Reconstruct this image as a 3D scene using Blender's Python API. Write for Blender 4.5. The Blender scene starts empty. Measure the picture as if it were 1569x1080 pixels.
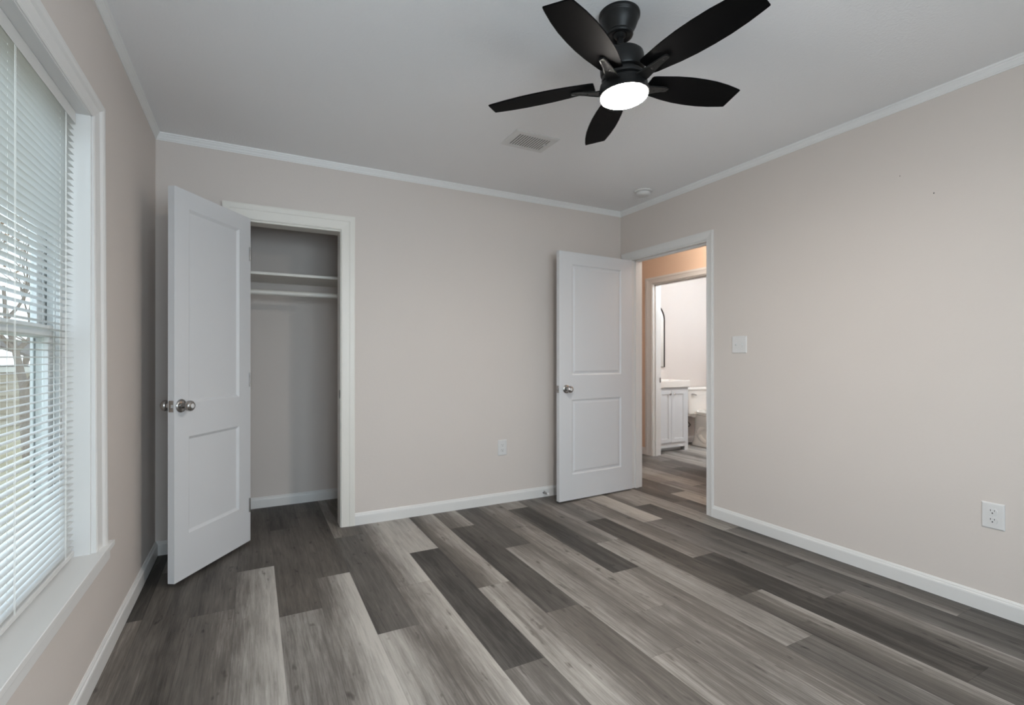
import bpy, bmesh, math, random
from mathutils import Vector, Matrix
PI = math.pi
R = math.radians
SC = bpy.context.scene
COL = SC.collection

# ------------------------------------------------------------------ camera
CAMZ = 1.1408
cam_d = bpy.data.cameras.new('camera')
cam = bpy.data.objects.new('camera', cam_d)
COL.objects.link(cam)
cam.location = (0, 0, CAMZ)
cam.rotation_euler = (R(90 + 0.083), R(0.0), R(-27.662))
cam_d.sensor_width = 36
cam_d.lens = 758.58 / 1569 * 36
cam_d.shift_y = 6.5 / 1569
cam_d.clip_start = 0.02
cam_d.clip_end = 300
SC.camera = cam

# ------------------------------------------------------------------ light
W = bpy.data.worlds.new('world')
SC.world = W
W.use_nodes = True
wn = W.node_tree
wn.nodes.clear()
wo = wn.nodes.new('ShaderNodeOutputWorld')
wb = wn.nodes.new('ShaderNodeBackground')
wg = wn.nodes.new('ShaderNodeTexGradient')
wt = wn.nodes.new('ShaderNodeTexCoord')
wm = wn.nodes.new('ShaderNodeMapping')
wr = wn.nodes.new('ShaderNodeValToRGB')
wm.inputs['Rotation'].default_value = (0, R(90), 0)
wr.color_ramp.elements[0].position = 0.0
wr.color_ramp.elements[0].color = (0.86, 0.93, 1.0, 1)
wr.color_ramp.elements[1].position = 1.0
wr.color_ramp.elements[1].color = (0.66, 0.82, 1.0, 1)
wn.links.new(wt.outputs['Generated'], wm.inputs['Vector'])
wn.links.new(wm.outputs['Vector'], wg.inputs['Vector'])
wn.links.new(wg.outputs['Fac'], wr.inputs['Fac'])
wn.links.new(wr.outputs['Color'], wb.inputs['Color'])
wn.links.new(wb.outputs['Background'], wo.inputs['Surface'])
wb.inputs['Strength'].default_value = 1.1


def area(name, loc, rot, sx, sy, power, color, portal=False, spread=180):
    d = bpy.data.lights.new(name, 'AREA')
    d.shape = 'RECTANGLE'
    d.size, d.size_y, d.energy, d.color = sx, sy, power, color
    d.spread = R(spread)
    o = bpy.data.objects.new(name, d)
    COL.objects.link(o)
    o.location, o.rotation_euler = loc, rot
    if portal:
        d.cycles.is_portal = True
    return o


# daylight of the overcast sky through the left window and the added rear one
area('daylight_lamp', (-1.9, 1.72, 2.6), (0, R(-50), 0), 2.0, 2.2, 58, (0.68, 0.82, 1.0))
area('daylight_lamp', (0.65, -1.25, 1.50), (R(82), 0, 0), 1.9, 1.4, 52, (0.78, 0.87, 1.0))  # added fill from behind the camera, brightens doors and closet
# warm bulb in the hallway and cool white one in the bathroom
HALL = ((3.57, 3.20, 2.28), 8.5, (1.0, 0.89, 0.78))
BATH = ((5.10, 3.45, 2.2), 27, (0.80, 0.91, 1.0))
for nm, (lo, pw, co) in (('hall_bulb', HALL), ('bathroom_bulb', BATH)):
    d = bpy.data.lights.new(nm, 'POINT')
    d.energy, d.color, d.shadow_soft_size = pw, co, 0.10
    o = bpy.data.objects.new(nm, d)
    COL.objects.link(o)
    o.location = lo
LENS_STRENGTH = 184.0
LENS_COLOR = (1.0, 0.93, 0.855)

vs = SC.view_settings
vs.view_transform = 'Standard'
vs.look = 'None'
vs.gamma = 1
vs.use_curve_mapping = False
vs.exposure = 0.84
SC.cycles.max_bounces = 14
SC.cycles.diffuse_bounces = 10
SC.cycles.use_denoising = True
SC.cycles.sample_clamp_indirect = 6

# ------------------------------------------------------------------ room dimensions
D, XR, XL, CH = 3.482, 2.927, -0.496, 2.44       # far wall, right wall, left wall, ceiling
YN = -1.00                                        # wall behind the camera
WT = 0.115                                        # wall thickness
CB = 4.22                                         # closet back wall
HX = 4.10                                         # hall's far wall
BX = 4.22                                         # bathroom side of that wall
BY = 4.80                                         # bathroom back wall


def srgb(r, g, b):
    return tuple(((c / 255) / 12.92 if c / 255 <= 0.04045 else ((c / 255 + 0.055) / 1.055) ** 2.4) for c in (r, g, b)) + (1,)


# ------------------------------------------------------------------ materials
def mat(name, color, rough=0.5, metal=0.0, bump=None, spec=0.5, mottled=None, coat=0.0):
    m = bpy.data.materials.new(name)
    m.use_nodes = True
    nt = m.node_tree
    b = nt.nodes['Principled BSDF']
    b.inputs['Base Color'].default_value = color
    b.inputs['Roughness'].default_value = rough
    b.inputs['Metallic'].default_value = metal
    b.inputs['Specular IOR Level'].default_value = spec
    b.inputs['Coat Weight'].default_value = coat
    tc = nt.nodes.new('ShaderNodeTexCoord')
    if mottled:
        sc, amt = mottled
        n = nt.nodes.new('ShaderNodeTexNoise')
        n.inputs['Scale'].default_value = sc
        n.inputs['Detail'].default_value = 4
        nt.links.new(tc.outputs['Object'], n.inputs['Vector'])
        mx = nt.nodes.new('ShaderNodeMix')
        mx.data_type = 'RGBA'
        mx.inputs[6].default_value = tuple(c * (1 - amt) for c in color[:3]) + (1,)
        mx.inputs[7].default_value = tuple(min(1, c * (1 + amt)) for c in color[:3]) + (1,)
        nt.links.new(n.outputs['Fac'], mx.inputs[0])
        nt.links.new(mx.outputs[2], b.inputs['Base Color'])
    if bump:
        sc, st, dist = bump
        n = nt.nodes.new('ShaderNodeTexNoise')
        n.inputs['Scale'].default_value = sc
        n.inputs['Detail'].default_value = 3
        nt.links.new(tc.outputs['Object'], n.inputs['Vector'])
        bp = nt.nodes.new('ShaderNodeBump')
        bp.inputs['Strength'].default_value = st
        bp.inputs['Distance'].default_value = dist
        nt.links.new(n.outputs['Fac'], bp.inputs['Height'])
        nt.links.new(bp.outputs['Normal'], b.inputs['Normal'])
    return m


M = {}
M['wall'] = mat('wall_paint', srgb(208, 200, 194), 0.62, bump=(55, 0.25, 0.0015), mottled=(3, 0.015), spec=0.3)
M['peach'] = mat('hall_peach_paint', srgb(228, 201, 178), 0.62, bump=(55, 0.25, 0.0015), mottled=(3, 0.015), spec=0.3)
M['ceiling'] = mat('ceiling_paint', srgb(234, 234, 235), 0.9, bump=(95, 0.5, 0.003), spec=0.2)
M['trim'] = mat('trim_paint', srgb(218, 217, 215), 0.38, bump=(30, 0.08, 0.001))
M['crown'] = mat('crown_paint', srgb(227, 227, 226), 0.4, bump=(30, 0.08, 0.001))
M['oldtrim'] = mat('brushed_trim_paint', srgb(222, 219, 212), 0.4, bump=(40, 0.2, 0.0012), mottled=(14, 0.02))
M['door'] = mat('door_paint', srgb(209, 210, 212), 0.42, bump=(60, 0.05, 0.001))
M['vinyl'] = mat('window_vinyl', srgb(205, 207, 206), 0.4, mottled=(5, 0.01))
M['track'] = mat('window_track', srgb(92, 97, 92), 0.6, mottled=(20, 0.2))
M['slat'] = mat('blind_slat', srgb(207, 207, 205), 0.35, mottled=(8, 0.01))
M['cord'] = mat('blind_cord', srgb(235, 235, 230), 0.7, mottled=(50, 0.03))
M['plate'] = mat('wall_plate', srgb(213, 212, 211), 0.3, mottled=(9, 0.01))
M['slot'] = mat('dark_slot', srgb(30, 30, 32), 0.7, mottled=(30, 0.1))
M['nickel'] = mat('brushed_nickel', srgb(176, 174, 172), 0.22, 1.0, mottled=(40, 0.05))
M['black'] = mat('fan_black_metal', srgb(24, 24, 24), 0.42, 0.0, bump=(80, 0.05, 0.0005), mottled=(20, 0.1), spec=0.28)
M['blade'] = mat('fan_black_blade', srgb(9, 9, 10), 0.62, 0.0, bump=(60, 0.1, 0.0005), mottled=(12, 0.15), spec=0.05)
M['porcelain'] = mat('porcelain', srgb(232, 228, 222), 0.12, coat=0.5, mottled=(4, 0.01))
M['vanity'] = mat('vanity_paint', srgb(212, 214, 216), 0.4, mottled=(6, 0.01))
M['frame'] = mat('black_frame', srgb(58, 52, 47), 0.4, 0.3, mottled=(30, 0.1))
M['hose'] = mat('grey_hose', srgb(92, 84, 78), 0.5, 0.3, mottled=(80, 0.2))
M['bark'] = mat('bark', srgb(140, 124, 110), 0.9, bump=(30, 0.6, 0.01), mottled=(12, 0.3))
M['leaf'] = mat('dry_leaf', srgb(176, 132, 84), 0.8, mottled=(8, 0.3))
M['grass'] = mat('dry_grass', srgb(176, 160, 128), 0.95, bump=(20, 0.8, 0.03), mottled=(1.5, 0.25))
M['siding'] = mat('tan_siding', srgb(186, 174, 156), 0.8, mottled=(3, 0.08))
M['white_siding'] = mat('pale_siding', srgb(222, 220, 214), 0.7, mottled=(3, 0.04))
M['roof'] = mat('shingle', srgb(120, 108, 100), 0.9, bump=(40, 0.5, 0.01), mottled=(10, 0.25))
M['red'] = mat('rust_red_paint', srgb(170, 124, 106), 0.7, mottled=(6, 0.1))
M['caulk'] = mat('dark_gap', srgb(96, 88, 80), 0.9, mottled=(30, 0.1))
M['rubber'] = mat('white_rubber', srgb(225, 225, 225), 0.6, mottled=(30, 0.02))

mm = bpy.data.materials.new('lamp_lens')
mm.use_nodes = True
b = mm.node_tree.nodes['Principled BSDF']
b.inputs['Base Color'].default_value = (0.9, 0.9, 0.88, 1)
b.inputs['Emission Color'].default_value = LENS_COLOR + (1,)
b.inputs['Emission Strength'].default_value = LENS_STRENGTH
nn = mm.node_tree.nodes.new('ShaderNodeTexNoise')
nn.inputs['Scale'].default_value = 30
bb = mm.node_tree.nodes.new('ShaderNodeBump')
bb.inputs['Strength'].default_value = 0.02
mm.node_tree.links.new(nn.outputs['Fac'], bb.inputs['Height'])
mm.node_tree.links.new(bb.outputs['Normal'], b.inputs['Normal'])
M['lens'] = mm

gm = bpy.data.materials.new('window_glass')
gm.use_nodes = True
nt = gm.node_tree
nt.nodes.remove(nt.nodes['Principled BSDF'])
tr = nt.nodes.new('ShaderNodeBsdfTransparent')
tr.inputs['Color'].default_value = (0.93, 0.96, 0.95, 1)
gl = nt.nodes.new('ShaderNodeBsdfGlossy')
gl.inputs['Roughness'].default_value = 0.02
lw = nt.nodes.new('ShaderNodeLayerWeight')
pw4 = nt.nodes.new('ShaderNodeMath')
pw4.operation = 'POWER'
pw4.inputs[1].default_value = 5.0
fr = nt.nodes.new('ShaderNodeMath')
fr.operation = 'MULTIPLY_ADD'
fr.inputs[1].default_value = 0.5
fr.inputs[2].default_value = 0.03
nt.links.new(lw.outputs['Facing'], pw4.inputs[0])
nt.links.new(pw4.outputs[0], fr.inputs[0])
mx = nt.nodes.new('ShaderNodeMixShader')
nt.links.new(fr.outputs[0], mx.inputs['Fac'])
nt.links.new(tr.outputs[0], mx.inputs[1])
nt.links.new(gl.outputs[0], mx.inputs[2])
nt.links.new(mx.outputs[0], nt.nodes['Material Output'].inputs['Surface'])
M['glass'] = gm

mi = bpy.data.materials.new('mirror_glass')
mi.use_nodes = True
b = mi.node_tree.nodes['Principled BSDF']
b.inputs['Metallic'].default_value = 1
b.inputs['Roughness'].default_value = 0.03
b.inputs['Base Color'].default_value = (0.88, 0.89, 0.88, 1)
M['mirror'] = mi


def floor_material():
    m = bpy.data.materials.new('vinyl_plank')
    m.use_nodes = True
    nt = m.node_tree
    N, L = nt.nodes, nt.links
    b = N['Principled BSDF']

    def mth(op, a, bb=None, c=None):
        n = N.new('ShaderNodeMath')
        n.operation = op
        for i, v in enumerate((a, bb, c)):
            if v is None:
                continue
            if isinstance(v, (int, float)):
                n.inputs[i].default_value = v
            else:
                L.new(v, n.inputs[i])
        return n.outputs[0]
    at = N.new('ShaderNodeAttribute')
    at.attribute_name = 'plank'
    sep = N.new('ShaderNodeSeparateColor')
    L.new(at.outputs['Color'], sep.inputs[0])
    tone, rnd, hue = sep.outputs[0], sep.outputs[1], sep.outputs[2]
    tc = N.new('ShaderNodeTexCoord')
    sx = N.new('ShaderNodeSeparateXYZ')
    L.new(tc.outputs['Object'], sx.inputs[0])

    def vec(fx, fy, ofs, lateral=None):
        cx = N.new('ShaderNodeCombineXYZ')
        x = mth('MULTIPLY', sx.outputs[0], fx)
        if lateral is not None:
            x = mth('ADD', x, lateral)
        L.new(x, cx.inputs[0])
        L.new(mth('MULTIPLY', sx.outputs[1], fy), cx.inputs[1])
        L.new(mth('MULTIPLY', rnd, ofs), cx.inputs[2])
        return cx.outputs[0]

    def noise(v, detail, rough=0.6, dist=0.0, scale=1.0):
        n = N.new('ShaderNodeTexNoise')
        n.inputs['Scale'].default_value = scale
        n.inputs['Detail'].default_value = detail
        n.inputs['Roughness'].default_value = rough
        n.inputs['Distortion'].default_value = dist
        L.new(v, n.inputs['Vector'])
        return n.outputs['Fac']
    warp = noise(vec(3, 1.6, 37), 2)
    wv = mth('MULTIPLY', mth('SUBTRACT', warp, 0.5), 0.55)
    fine = noise(vec(130, 5.5, 91, wv), 7, 0.75, 0.4)              # fine fibres
    mid = noise(vec(15, 0.8, 53, wv), 5, 0.62, 0.7)               # streaks
    blotch = noise(vec(6, 2.2, 71), 3, 0.55, 0.4)
    cath = N.new('ShaderNodeTexWave')                            # cathedral grain
    cath.wave_type = 'RINGS'
    cath.rings_direction = 'Z'
    cath.inputs['Scale'].default_value = 0.9
    cath.inputs['Distortion'].default_value = 7
    cath.inputs['Detail'].default_value = 3
    cath.inputs['Detail Scale'].default_value = 1.2
    L.new(vec(9, 0.9, 61, wv), cath.inputs['Vector'])
    knot = noise(vec(26, 9, 17), 2, 0.5)
    kn = N.new('ShaderNodeMapRange')
    kn.inputs['From Min'].default_value = 0.66
    kn.inputs['From Max'].default_value = 0.80
    kn.inputs['To Max'].default_value = 0.40
    L.new(knot, kn.inputs['Value'])
    v = mth('ADD', tone, mth('MULTIPLY', mth('SUBTRACT', fine, 0.5), 0.85))
    v = mth('ADD', v, mth('MULTIPLY', mth('SUBTRACT', mid, 0.5), 0.66))
    v = mth('ADD', v, mth('MULTIPLY', mth('SUBTRACT', blotch, 0.5), 0.35))
    v = mth('ADD', v, mth('MULTIPLY', mth('SUBTRACT', cath.outputs['Fac'], 0.5), 0.05))
    v = mth('SUBTRACT', v, kn.outputs[0])
    cr = N.new('ShaderNodeValToRGB')
    e = cr.color_ramp.elements
    e[0].position = 0.0
    e[0].color = FLOOR_DARK
    e[1].position = 1.0
    e[1].color = FLOOR_LIGHT
    ne = cr.color_ramp.elements.new(0.45)
    ne.color = FLOOR_MID
    L.new(v, cr.inputs['Fac'])
    # hue drift: some planks greyer, some browner
    hm = N.new('ShaderNodeMix')
    hm.data_type = 'RGBA'
    hm.blend_type = 'MULTIPLY'
    hm.inputs[0].default_value = 1
    hr = N.new('ShaderNodeMix')
    hr.data_type = 'RGBA'
    hr.inputs[6].default_value = (0.97, 1.0, 1.03, 1)
    hr.inputs[7].default_value = (1.04, 1.0, 0.96, 1)
    L.new(hue, hr.inputs[0])
    L.new(cr.outputs['Color'], hm.inputs[6])
    L.new(hr.outputs[2], hm.inputs[7])
    # seams from the plank's own uv (metres from its edges)
    uv = N.new('ShaderNodeUVMap')
    uv.uv_map = 'edge'
    us = N.new('ShaderNodeSeparateXYZ')
    L.new(uv.outputs[0], us.inputs[0])
    du = mth('MINIMUM', mth('MULTIPLY', us.outputs[0], PW), mth('MULTIPLY', mth('SUBTRACT', 1.0, us.outputs[0]), PW))
    dv = mth('MINIMUM', mth('MULTIPLY', us.outputs[1], PL), mth('MULTIPLY', mth('SUBTRACT', 1.0, us.outputs[1]), PL))
    dm = mth('MINIMUM', du, dv)
    sr = N.new('ShaderNodeMapRange')
    sr.inputs['From Min'].default_value = 0.0004
    sr.inputs['From Max'].default_value = 0.0016
    sr.inputs['To Min'].default_value = 0.70
    sr.inputs['To Max'].default_value = 1.0
    L.new(dm, sr.inputs['Value'])
    sm = N.new('ShaderNodeMix')
    sm.data_type = 'RGBA'
    sm.blend_type = 'MULTIPLY'
    sm.inputs[0].default_value = 1
    L.new(hm.outputs[2], sm.inputs[6])
    L.new(sr.outputs[0], sm.inputs[7])
    L.new(sm.outputs[2], b.inputs['Base Color'])
    rr = mth('ADD', 0.47, mth('MULTIPLY', fine, 0.16))
    L.new(rr, b.inputs['Roughness'])
    b.inputs['Specular IOR Level'].default_value = 0.35
    bp = N.new('ShaderNodeBump')
    bp.inputs['Strength'].default_value = 0.25
    bp.inputs['Distance'].default_value = 0.001
    L.new(mth('MULTIPLY', fine, sr.outputs[0]), bp.inputs['Height'])
    L.new(bp.outputs['Normal'], b.inputs['Normal'])
    return m


# ------------------------------------------------------------------ mesh helpers
def link(name, bm, m, parent=None, smooth=False, bevel=None):
    me = bpy.data.meshes.new(name)
    bmesh.ops.recalc_face_normals(bm, faces=bm.faces)
    bm.to_mesh(me)
    bm.free()
    ms = m if isinstance(m, (list, tuple)) else [m]
    for x in ms:
        me.materials.append(x)
    if smooth:
        for f in me.polygons:
            f.use_smooth = True
    o = bpy.data.objects.new(name, me)
    COL.objects.link(o)
    if parent is not None:
        o.parent = parent
    if bevel:
        md = o.modifiers.new('bevel', 'BEVEL')
        md.width, md.segments, md.limit_method, md.angle_limit = bevel, 2, 'ANGLE', R(50)
    if smooth:
        md = o.modifiers.new('split', 'EDGE_SPLIT')
        md.split_angle = R(40)
    return o


def box(bm, x0, x1, y0, y1, z0, z1, mi=0):
    v = [bm.verts.new((x, y, z)) for x in (x0, x1) for y in (y0, y1) for z in (z0, z1)]
    for f in ((0, 1, 3, 2), (4, 6, 7, 5), (0, 4, 5, 1), (2, 3, 7, 6), (0, 2, 6, 4), (1, 5, 7, 3)):
        fc = bm.faces.new([v[i] for i in f])
        fc.material_index = mi
    return v


def obox(name, m, parent, *a, bevel=None):
    bm = bmesh.new()
    box(bm, *a)
    return link(name, bm, m, parent, bevel=bevel)


def lathe(bm, prof, mtx=Matrix(), seg=40, cap0=True, cap1=True):
    rings = []
    for r, z in prof:
        rings.append([bm.verts.new(mtx @ Vector((r * math.cos(2 * PI * i / seg), r * math.sin(2 * PI * i / seg), z))) for i in range(seg)])
    for a, b in zip(rings, rings[1:]):
        for i in range(seg):
            bm.faces.new([a[i], a[(i + 1) % seg], b[(i + 1) % seg], b[i]])
    if cap0:
        bm.faces.new(rings[0][::-1])
    if cap1:
        bm.faces.new(rings[-1])


def tube(bm, pts, r, seg=10):
    pts = [Vector(p) for p in pts]
    rings = []
    up = Vector((0, 0, 1))
    for i, p in enumerate(pts):
        d = (pts[min(i + 1, len(pts) - 1)] - pts[max(i - 1, 0)]).normalized()
        a = d.cross(up)
        if a.length < 1e-3:
            a = d.cross(Vector((1, 0, 0)))
        a.normalize()
        c = d.cross(a).normalized()
        rr = r[i] if isinstance(r, (list, tuple)) else r
        rings.append([bm.verts.new(p + (a * math.cos(2 * PI * k / seg) + c * math.sin(2 * PI * k / seg)) * rr) for k in range(seg)])
    for a, b in zip(rings, rings[1:]):
        for i in range(seg):
            bm.faces.new([a[i], a[(i + 1) % seg], b[(i + 1) % seg], b[i]])
    bm.faces.new(rings[0][::-1])
    bm.faces.new(rings[-1])


def sweep(bm, prof, p0, p1, out, m0=0.0, m1=0.0):
    """moulding: profile of (out, z) run from p0 to p1, mitre factors at both ends"""
    p0, p1, out = Vector(p0), Vector(p1), Vector(out)
    d = (p1 - p0).normalized()
    A = [bm.verts.new(p0 + out * u + Vector((0, 0, z)) + d * (u * m0)) for u, z in prof]
    B = [bm.verts.new(p1 + out * u + Vector((0, 0, z)) - d * (u * m1)) for u, z in prof]
    n = len(prof)
    for i in range(n):
        bm.faces.new([A[i], A[(i + 1) % n], B[(i + 1) % n], B[i]])
    bm.faces.new(A[::-1])
    bm.faces.new(B)


def casing(bm, axis, plane, sgn, a0, a1, zt, prof, z0=0.0, wl=1.0, wr_=1.0, wt_=1.0, extra=0.0):
    """mitred door or window casing; prof = (distance from the opening, thickness).  axis 'x': wall runs along x"""
    def P(a, z, t):
        tt = plane + sgn * t
        return (a, tt, z) if axis == 'x' else (tt, a, z)
    path = lambda w, t: [P(a0 - w * wl, z0, t + extra * (1 if t > 0 else 0)), P(a0 - w * wl, zt + w * wt_, t), P(a1 + w * wr_, zt + w * wt_, t), P(a1 + w * wr_, z0, t + extra * (1 if t > 0 else 0))]
    full = [(prof[0][0], 0.0)] + list(prof) + [(prof[-1][0], 0.0)]
    rows = [[bm.verts.new(c) for c in path(w, t)] for w, t in full]
    n = len(rows)
    for i in range(n):
        a, b = rows[i], rows[(i + 1) % n]
        for k in range(3):
            bm.faces.new([a[k], a[k + 1], b[k + 1], b[k]])
    bm.faces.new([r[0] for r in rows])
    bm.faces.new([r[3] for r in rows][::-1])


def empty(name, loc, rz=0.0, parent=None):
    o = bpy.data.objects.new(name, None)
    o.empty_display_size = 0.1
    COL.objects.link(o)
    o.location = loc
    o.rotation_euler = (0, 0, rz)
    if parent is not None:
        o.parent = parent
    return o


def tag(o, label, cat, group=None, kind=None):
    o['label'] = label
    o['category'] = cat
    if group:
        o['group'] = group
    if kind:
        o['kind'] = kind
    return o


def struct(o, label=None):
    o['kind'] = 'structure'
    if label:
        o['label'] = label
    return o


# ------------------------------------------------------------------ floor
FLOOR_DARK = srgb(50, 47, 44)
FLOOR_MID = srgb(104, 99, 94)
FLOOR_LIGHT = srgb(178, 174, 168)
PW, PL, PX = 0.1763, 1.22, 0.105
# per row: (y of one plank end, {plank number: (tone at left edge, tone at right edge, hue)}), plank 0 ends at that y
ROWS = {
    -4: (2.655, {0: (.45, .40, .9), 1: (.05, .05, .5)}),
    -3: (1.95, {0: (.30, .30, .6), -1: (.32, .28, .6), 1: (.30, .20, .6)}),
    -2: (2.58, {0: (.28, .46, .5), -1: (.30, .44, .5), 1: (.22, .28, .5)}),
    -1: (3.007, {0: (.46, 1.02, .4), -1: (.46, 1.0, .4), 1: (.18, .30, .6)}),
    0: (2.40, {0: (.55, .58, .3), 1: (.34, .30, .6), 2: (.12, .15, .5)}),
    1: (2.733, {0: (.38, 1.05, .4), -1: (.38, .95, .4), 1: (.34, .22, .6), 2: (.30, .35, .5)}),
    2: (2.063, {0: (.85, .40, .4), 1: (.22, .30, .2), 2: (.60, .30, .7)}),
    3: (3.66, {0: (.42, .98, .4), -1: (.40, .85, .5), 1: (.4, .4, .5)}),
    4: (1.613, {0: (.50, .40, .3), 1: (.16, .06, .1), 2: (.88, .85, .4)}),
    5: (2.246, {0: (.80, .50, .5), 1: (.20, .80, .6)}),
    6: (1.889, {0: (.45, .30, .6), 1: (.14, .18, .3), 2: (.30, .80, .5)}),
    7: (2.643, {0: (.66, .34, .5), -1: (.60, .44, .6), 1: (.28, .18, .2)}),
    8: (1.70, {0: (.42, .52, .5), 1: (.48, .62, .6), 2: (.5, .5, .5)}),
    9: (2.073, {0: (.60, .32, .6), 1: (.12, .08, .3), 2: (.75, .70, .6)}),
    10: (2.45, {0: (.66, .52, .5), -1: (.32, .40, .3), 1: (.34, .60, .4)}),
    11: (1.59, {0: (.15, .68, .6), 1: (.14, .06, .9), 2: (.38, .40, .2)}),
    12: (2.02, {0: (.10, .06, .6), 1: (.60, .36, .7)}),
    13: (1.39, {0: (.12, .58, .5), 1: (.50, .26, .3), 2: (.72, .92, .9)}),
    14: (1.70, {0: (.36, .14, .1), 1: (.30, .08, .5), 2: (.35, .78, .8)}),
    15: (2.245, {0: (.60, .15, .4), -1: (.34, .15, .1), 1: (.72, .60, .7)}),
    17: (3.06, {0: (.85, .80, .8), 1: (.40, .35, .7)}),
}


def build_floor():
    rnd = random.Random(11)
    bm = bmesh.new()
    cl = bm.loops.layers.float_color.new('plank')
    uv = bm.loops.layers.uv.new('edge')
    X0, X1, Y0, Y1 = XL - 0.12, 6.3, YN - 0.12, 5.9
    k0 = int(math.floor((X0 - PX) / PW))
    k1 = int(math.ceil((X1 - PX) / PW))
    for k in range(k0, k1):
        a = max(X0, PX + k * PW)
        b_ = min(X1, PX + (k + 1) * PW)
        ye, tones = ROWS.get(k, (rnd.uniform(0, PL), {}))
        j0 = int(math.floor((Y0 - ye) / PL))
        j1 = int(math.ceil((Y1 - ye) / PL))
        for j in range(j0, j1 + 1):
            # plank number j occupies y from ye+(j-1)*PL to ye+j*PL
            lo, hi = ye + (j - 1) * PL, ye + j * PL
            y0, y1 = max(lo, Y0), min(hi, Y1)
            if y1 - y0 < 1e-4:
                continue
            if j in tones:
                tl, trr, hue = tones[j]
                rnd.random()
            else:
                base = rnd.choice((.2, .45, .6, .8))
                tl, trr, hue = base, min(1, max(0.05, base + rnd.uniform(-.3, .3))), rnd.random()
            rv = rnd.random()
            v = [bm.verts.new(c) for c in ((a, y0, 0), (b_, y0, 0), (b_, y1, 0), (a, y1, 0))]
            f = bm.faces.new(v)
            ua, ub = (a - (PX + k * PW)) / PW, (b_ - (PX + k * PW)) / PW
            va, vb = (y0 - lo) / PL, (y1 - lo) / PL
            for lp, (t, uu) in zip(f.loops, ((tl, (ua, va)), (trr, (ub, va)), (trr, (ub, vb)), (tl, (ua, vb)))):
                lp[cl] = (t, rv, hue, 1)
                lp[uv].uv = uu
    # slab under the planks
    n = len(bm.faces)
    box(bm, X0, X1, Y0, Y1, -0.15, -0.002, 1)
    return struct(link('floor', bm, [floor_material(), M['siding']]))


build_floor()

# ------------------------------------------------------------------ walls and ceiling
bm = bmesh.new()
box(bm, XL - 0.12, 6.3, YN - 0.12, 5.9, CH, CH + 0.12)
struct(link('ceiling', bm, M['ceiling']))

CX0, CX1, DH = -0.060, 0.522, 1.990                 # closet opening
bm = bmesh.new()
box(bm, XL, CX0 - 0.0118, D, D + WT, 0, CH)
box(bm, CX1 + 0.0118, XR, D, D + WT, 0, CH)
box(bm, CX0 - 0.0118, CX1 + 0.0118, D, D + WT, DH + 0.0078, CH)
struct(link('wall_far', bm, M['wall']))

BY0, BY1 = 2.532, 3.340                             # bedroom door opening along y
bm = bmesh.new()
box(bm, XR, XR + WT, YN, BY0 - 0.0118, 0, CH)
box(bm, XR, XR + WT, BY1 + 0.0118, 5.8, 0, CH)
box(bm, XR, XR + WT, BY0 - 0.0118, BY1 + 0.0118, DH + 0.0078, CH)
struct(link('wall_right', bm, M['wall']))

WY0, WY1, WZ0, WZ1 = 1.25, 2.19, 0.463, 1.980       # window opening in the left wall
LT = 0.150
bm = bmesh.new()
box(bm, XL - LT, XL, YN - 0.12, WY0, 0, CH)
box(bm, XL - LT, XL, WY1, 4.4, 0, CH)
box(bm, XL - LT, XL, WY0, WY1, 0, WZ0 - 0.03)
box(bm, XL - LT, XL, WY0, WY1, WZ1, CH)
struct(link('wall_left', bm, M['wall']))

NX0, NX1, NZ0, NZ1 = -0.25, 1.55, 0.60, 2.00         # unseen window, added behind the camera for its light
bm = bmesh.new()
box(bm, XL, NX0, YN - 0.12, YN, 0, CH)
box(bm, NX1, XR + WT, YN - 0.12, YN, 0, CH)
box(bm, NX0, NX1, YN - 0.12, YN, 0, NZ0)
box(bm, NX0, NX1, YN - 0.12, YN, NZ1, CH)
struct(link('wall_near', bm, M['wall']))

bm = bmesh.new()                                    # closet: back and right side
box(bm, XL, 1.35, CB, CB + 0.1, 0, CH)
box(bm, 1.25, 1.35, D + WT, CB, 0, CH)
struct(link('wall_closet', bm, M['wall']))

HY0, HY1 = 3.545, 4.310                             # bathroom door opening along y
bm = bmesh.new()
box(bm, HX, BX, 1.5, HY0 - 0.0118, 0, CH)
box(bm, HX, BX, HY1 + 0.0118, 5.8, 0, CH)
box(bm, HX, BX, HY0 - 0.0118, HY1 + 0.0118, DH + 0.0038, CH)
box(bm, XR + WT, HX, 1.5, 1.6, 0, CH)
box(bm, XR + WT, HX, 5.7, 5.8, 0, CH)
struct(link('wall_hall', bm, M['peach']))
bm = bmesh.new()
box(bm, BX, 6.2, BY, BY + 0.1, 0, CH)
struct(link('wall_bathroom', bm, M['wall']))
bm = bmesh.new()
box(bm, 6.1, 6.2, 2.8, BY, 0, CH)
struct(link('wall_bathroom_side', bm, M['wall']))
bm = bmesh.new()
box(bm, BX, 6.2, 2.8, 2.9, 0, CH)
struct(link('wall_bathroom_near', bm, M['wall']))

# ------------------------------------------------------------------ baseboards, crown
BP = [(0, 0), (0.014, 0), (0.014, 0.060), (0.0125, 0.066), (0.0085, 0.070), (0.0080, 0.074), (0.0035, 0.0815), (0, 0.0815)]


def baseboard(name, runs):
    bm = bmesh.new()
    for p0, p1, out, m0, m1 in runs:
        sweep(bm, BP, p0, p1, out, m0, m1)
    return struct(link(name, bm, M['trim']))


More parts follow.
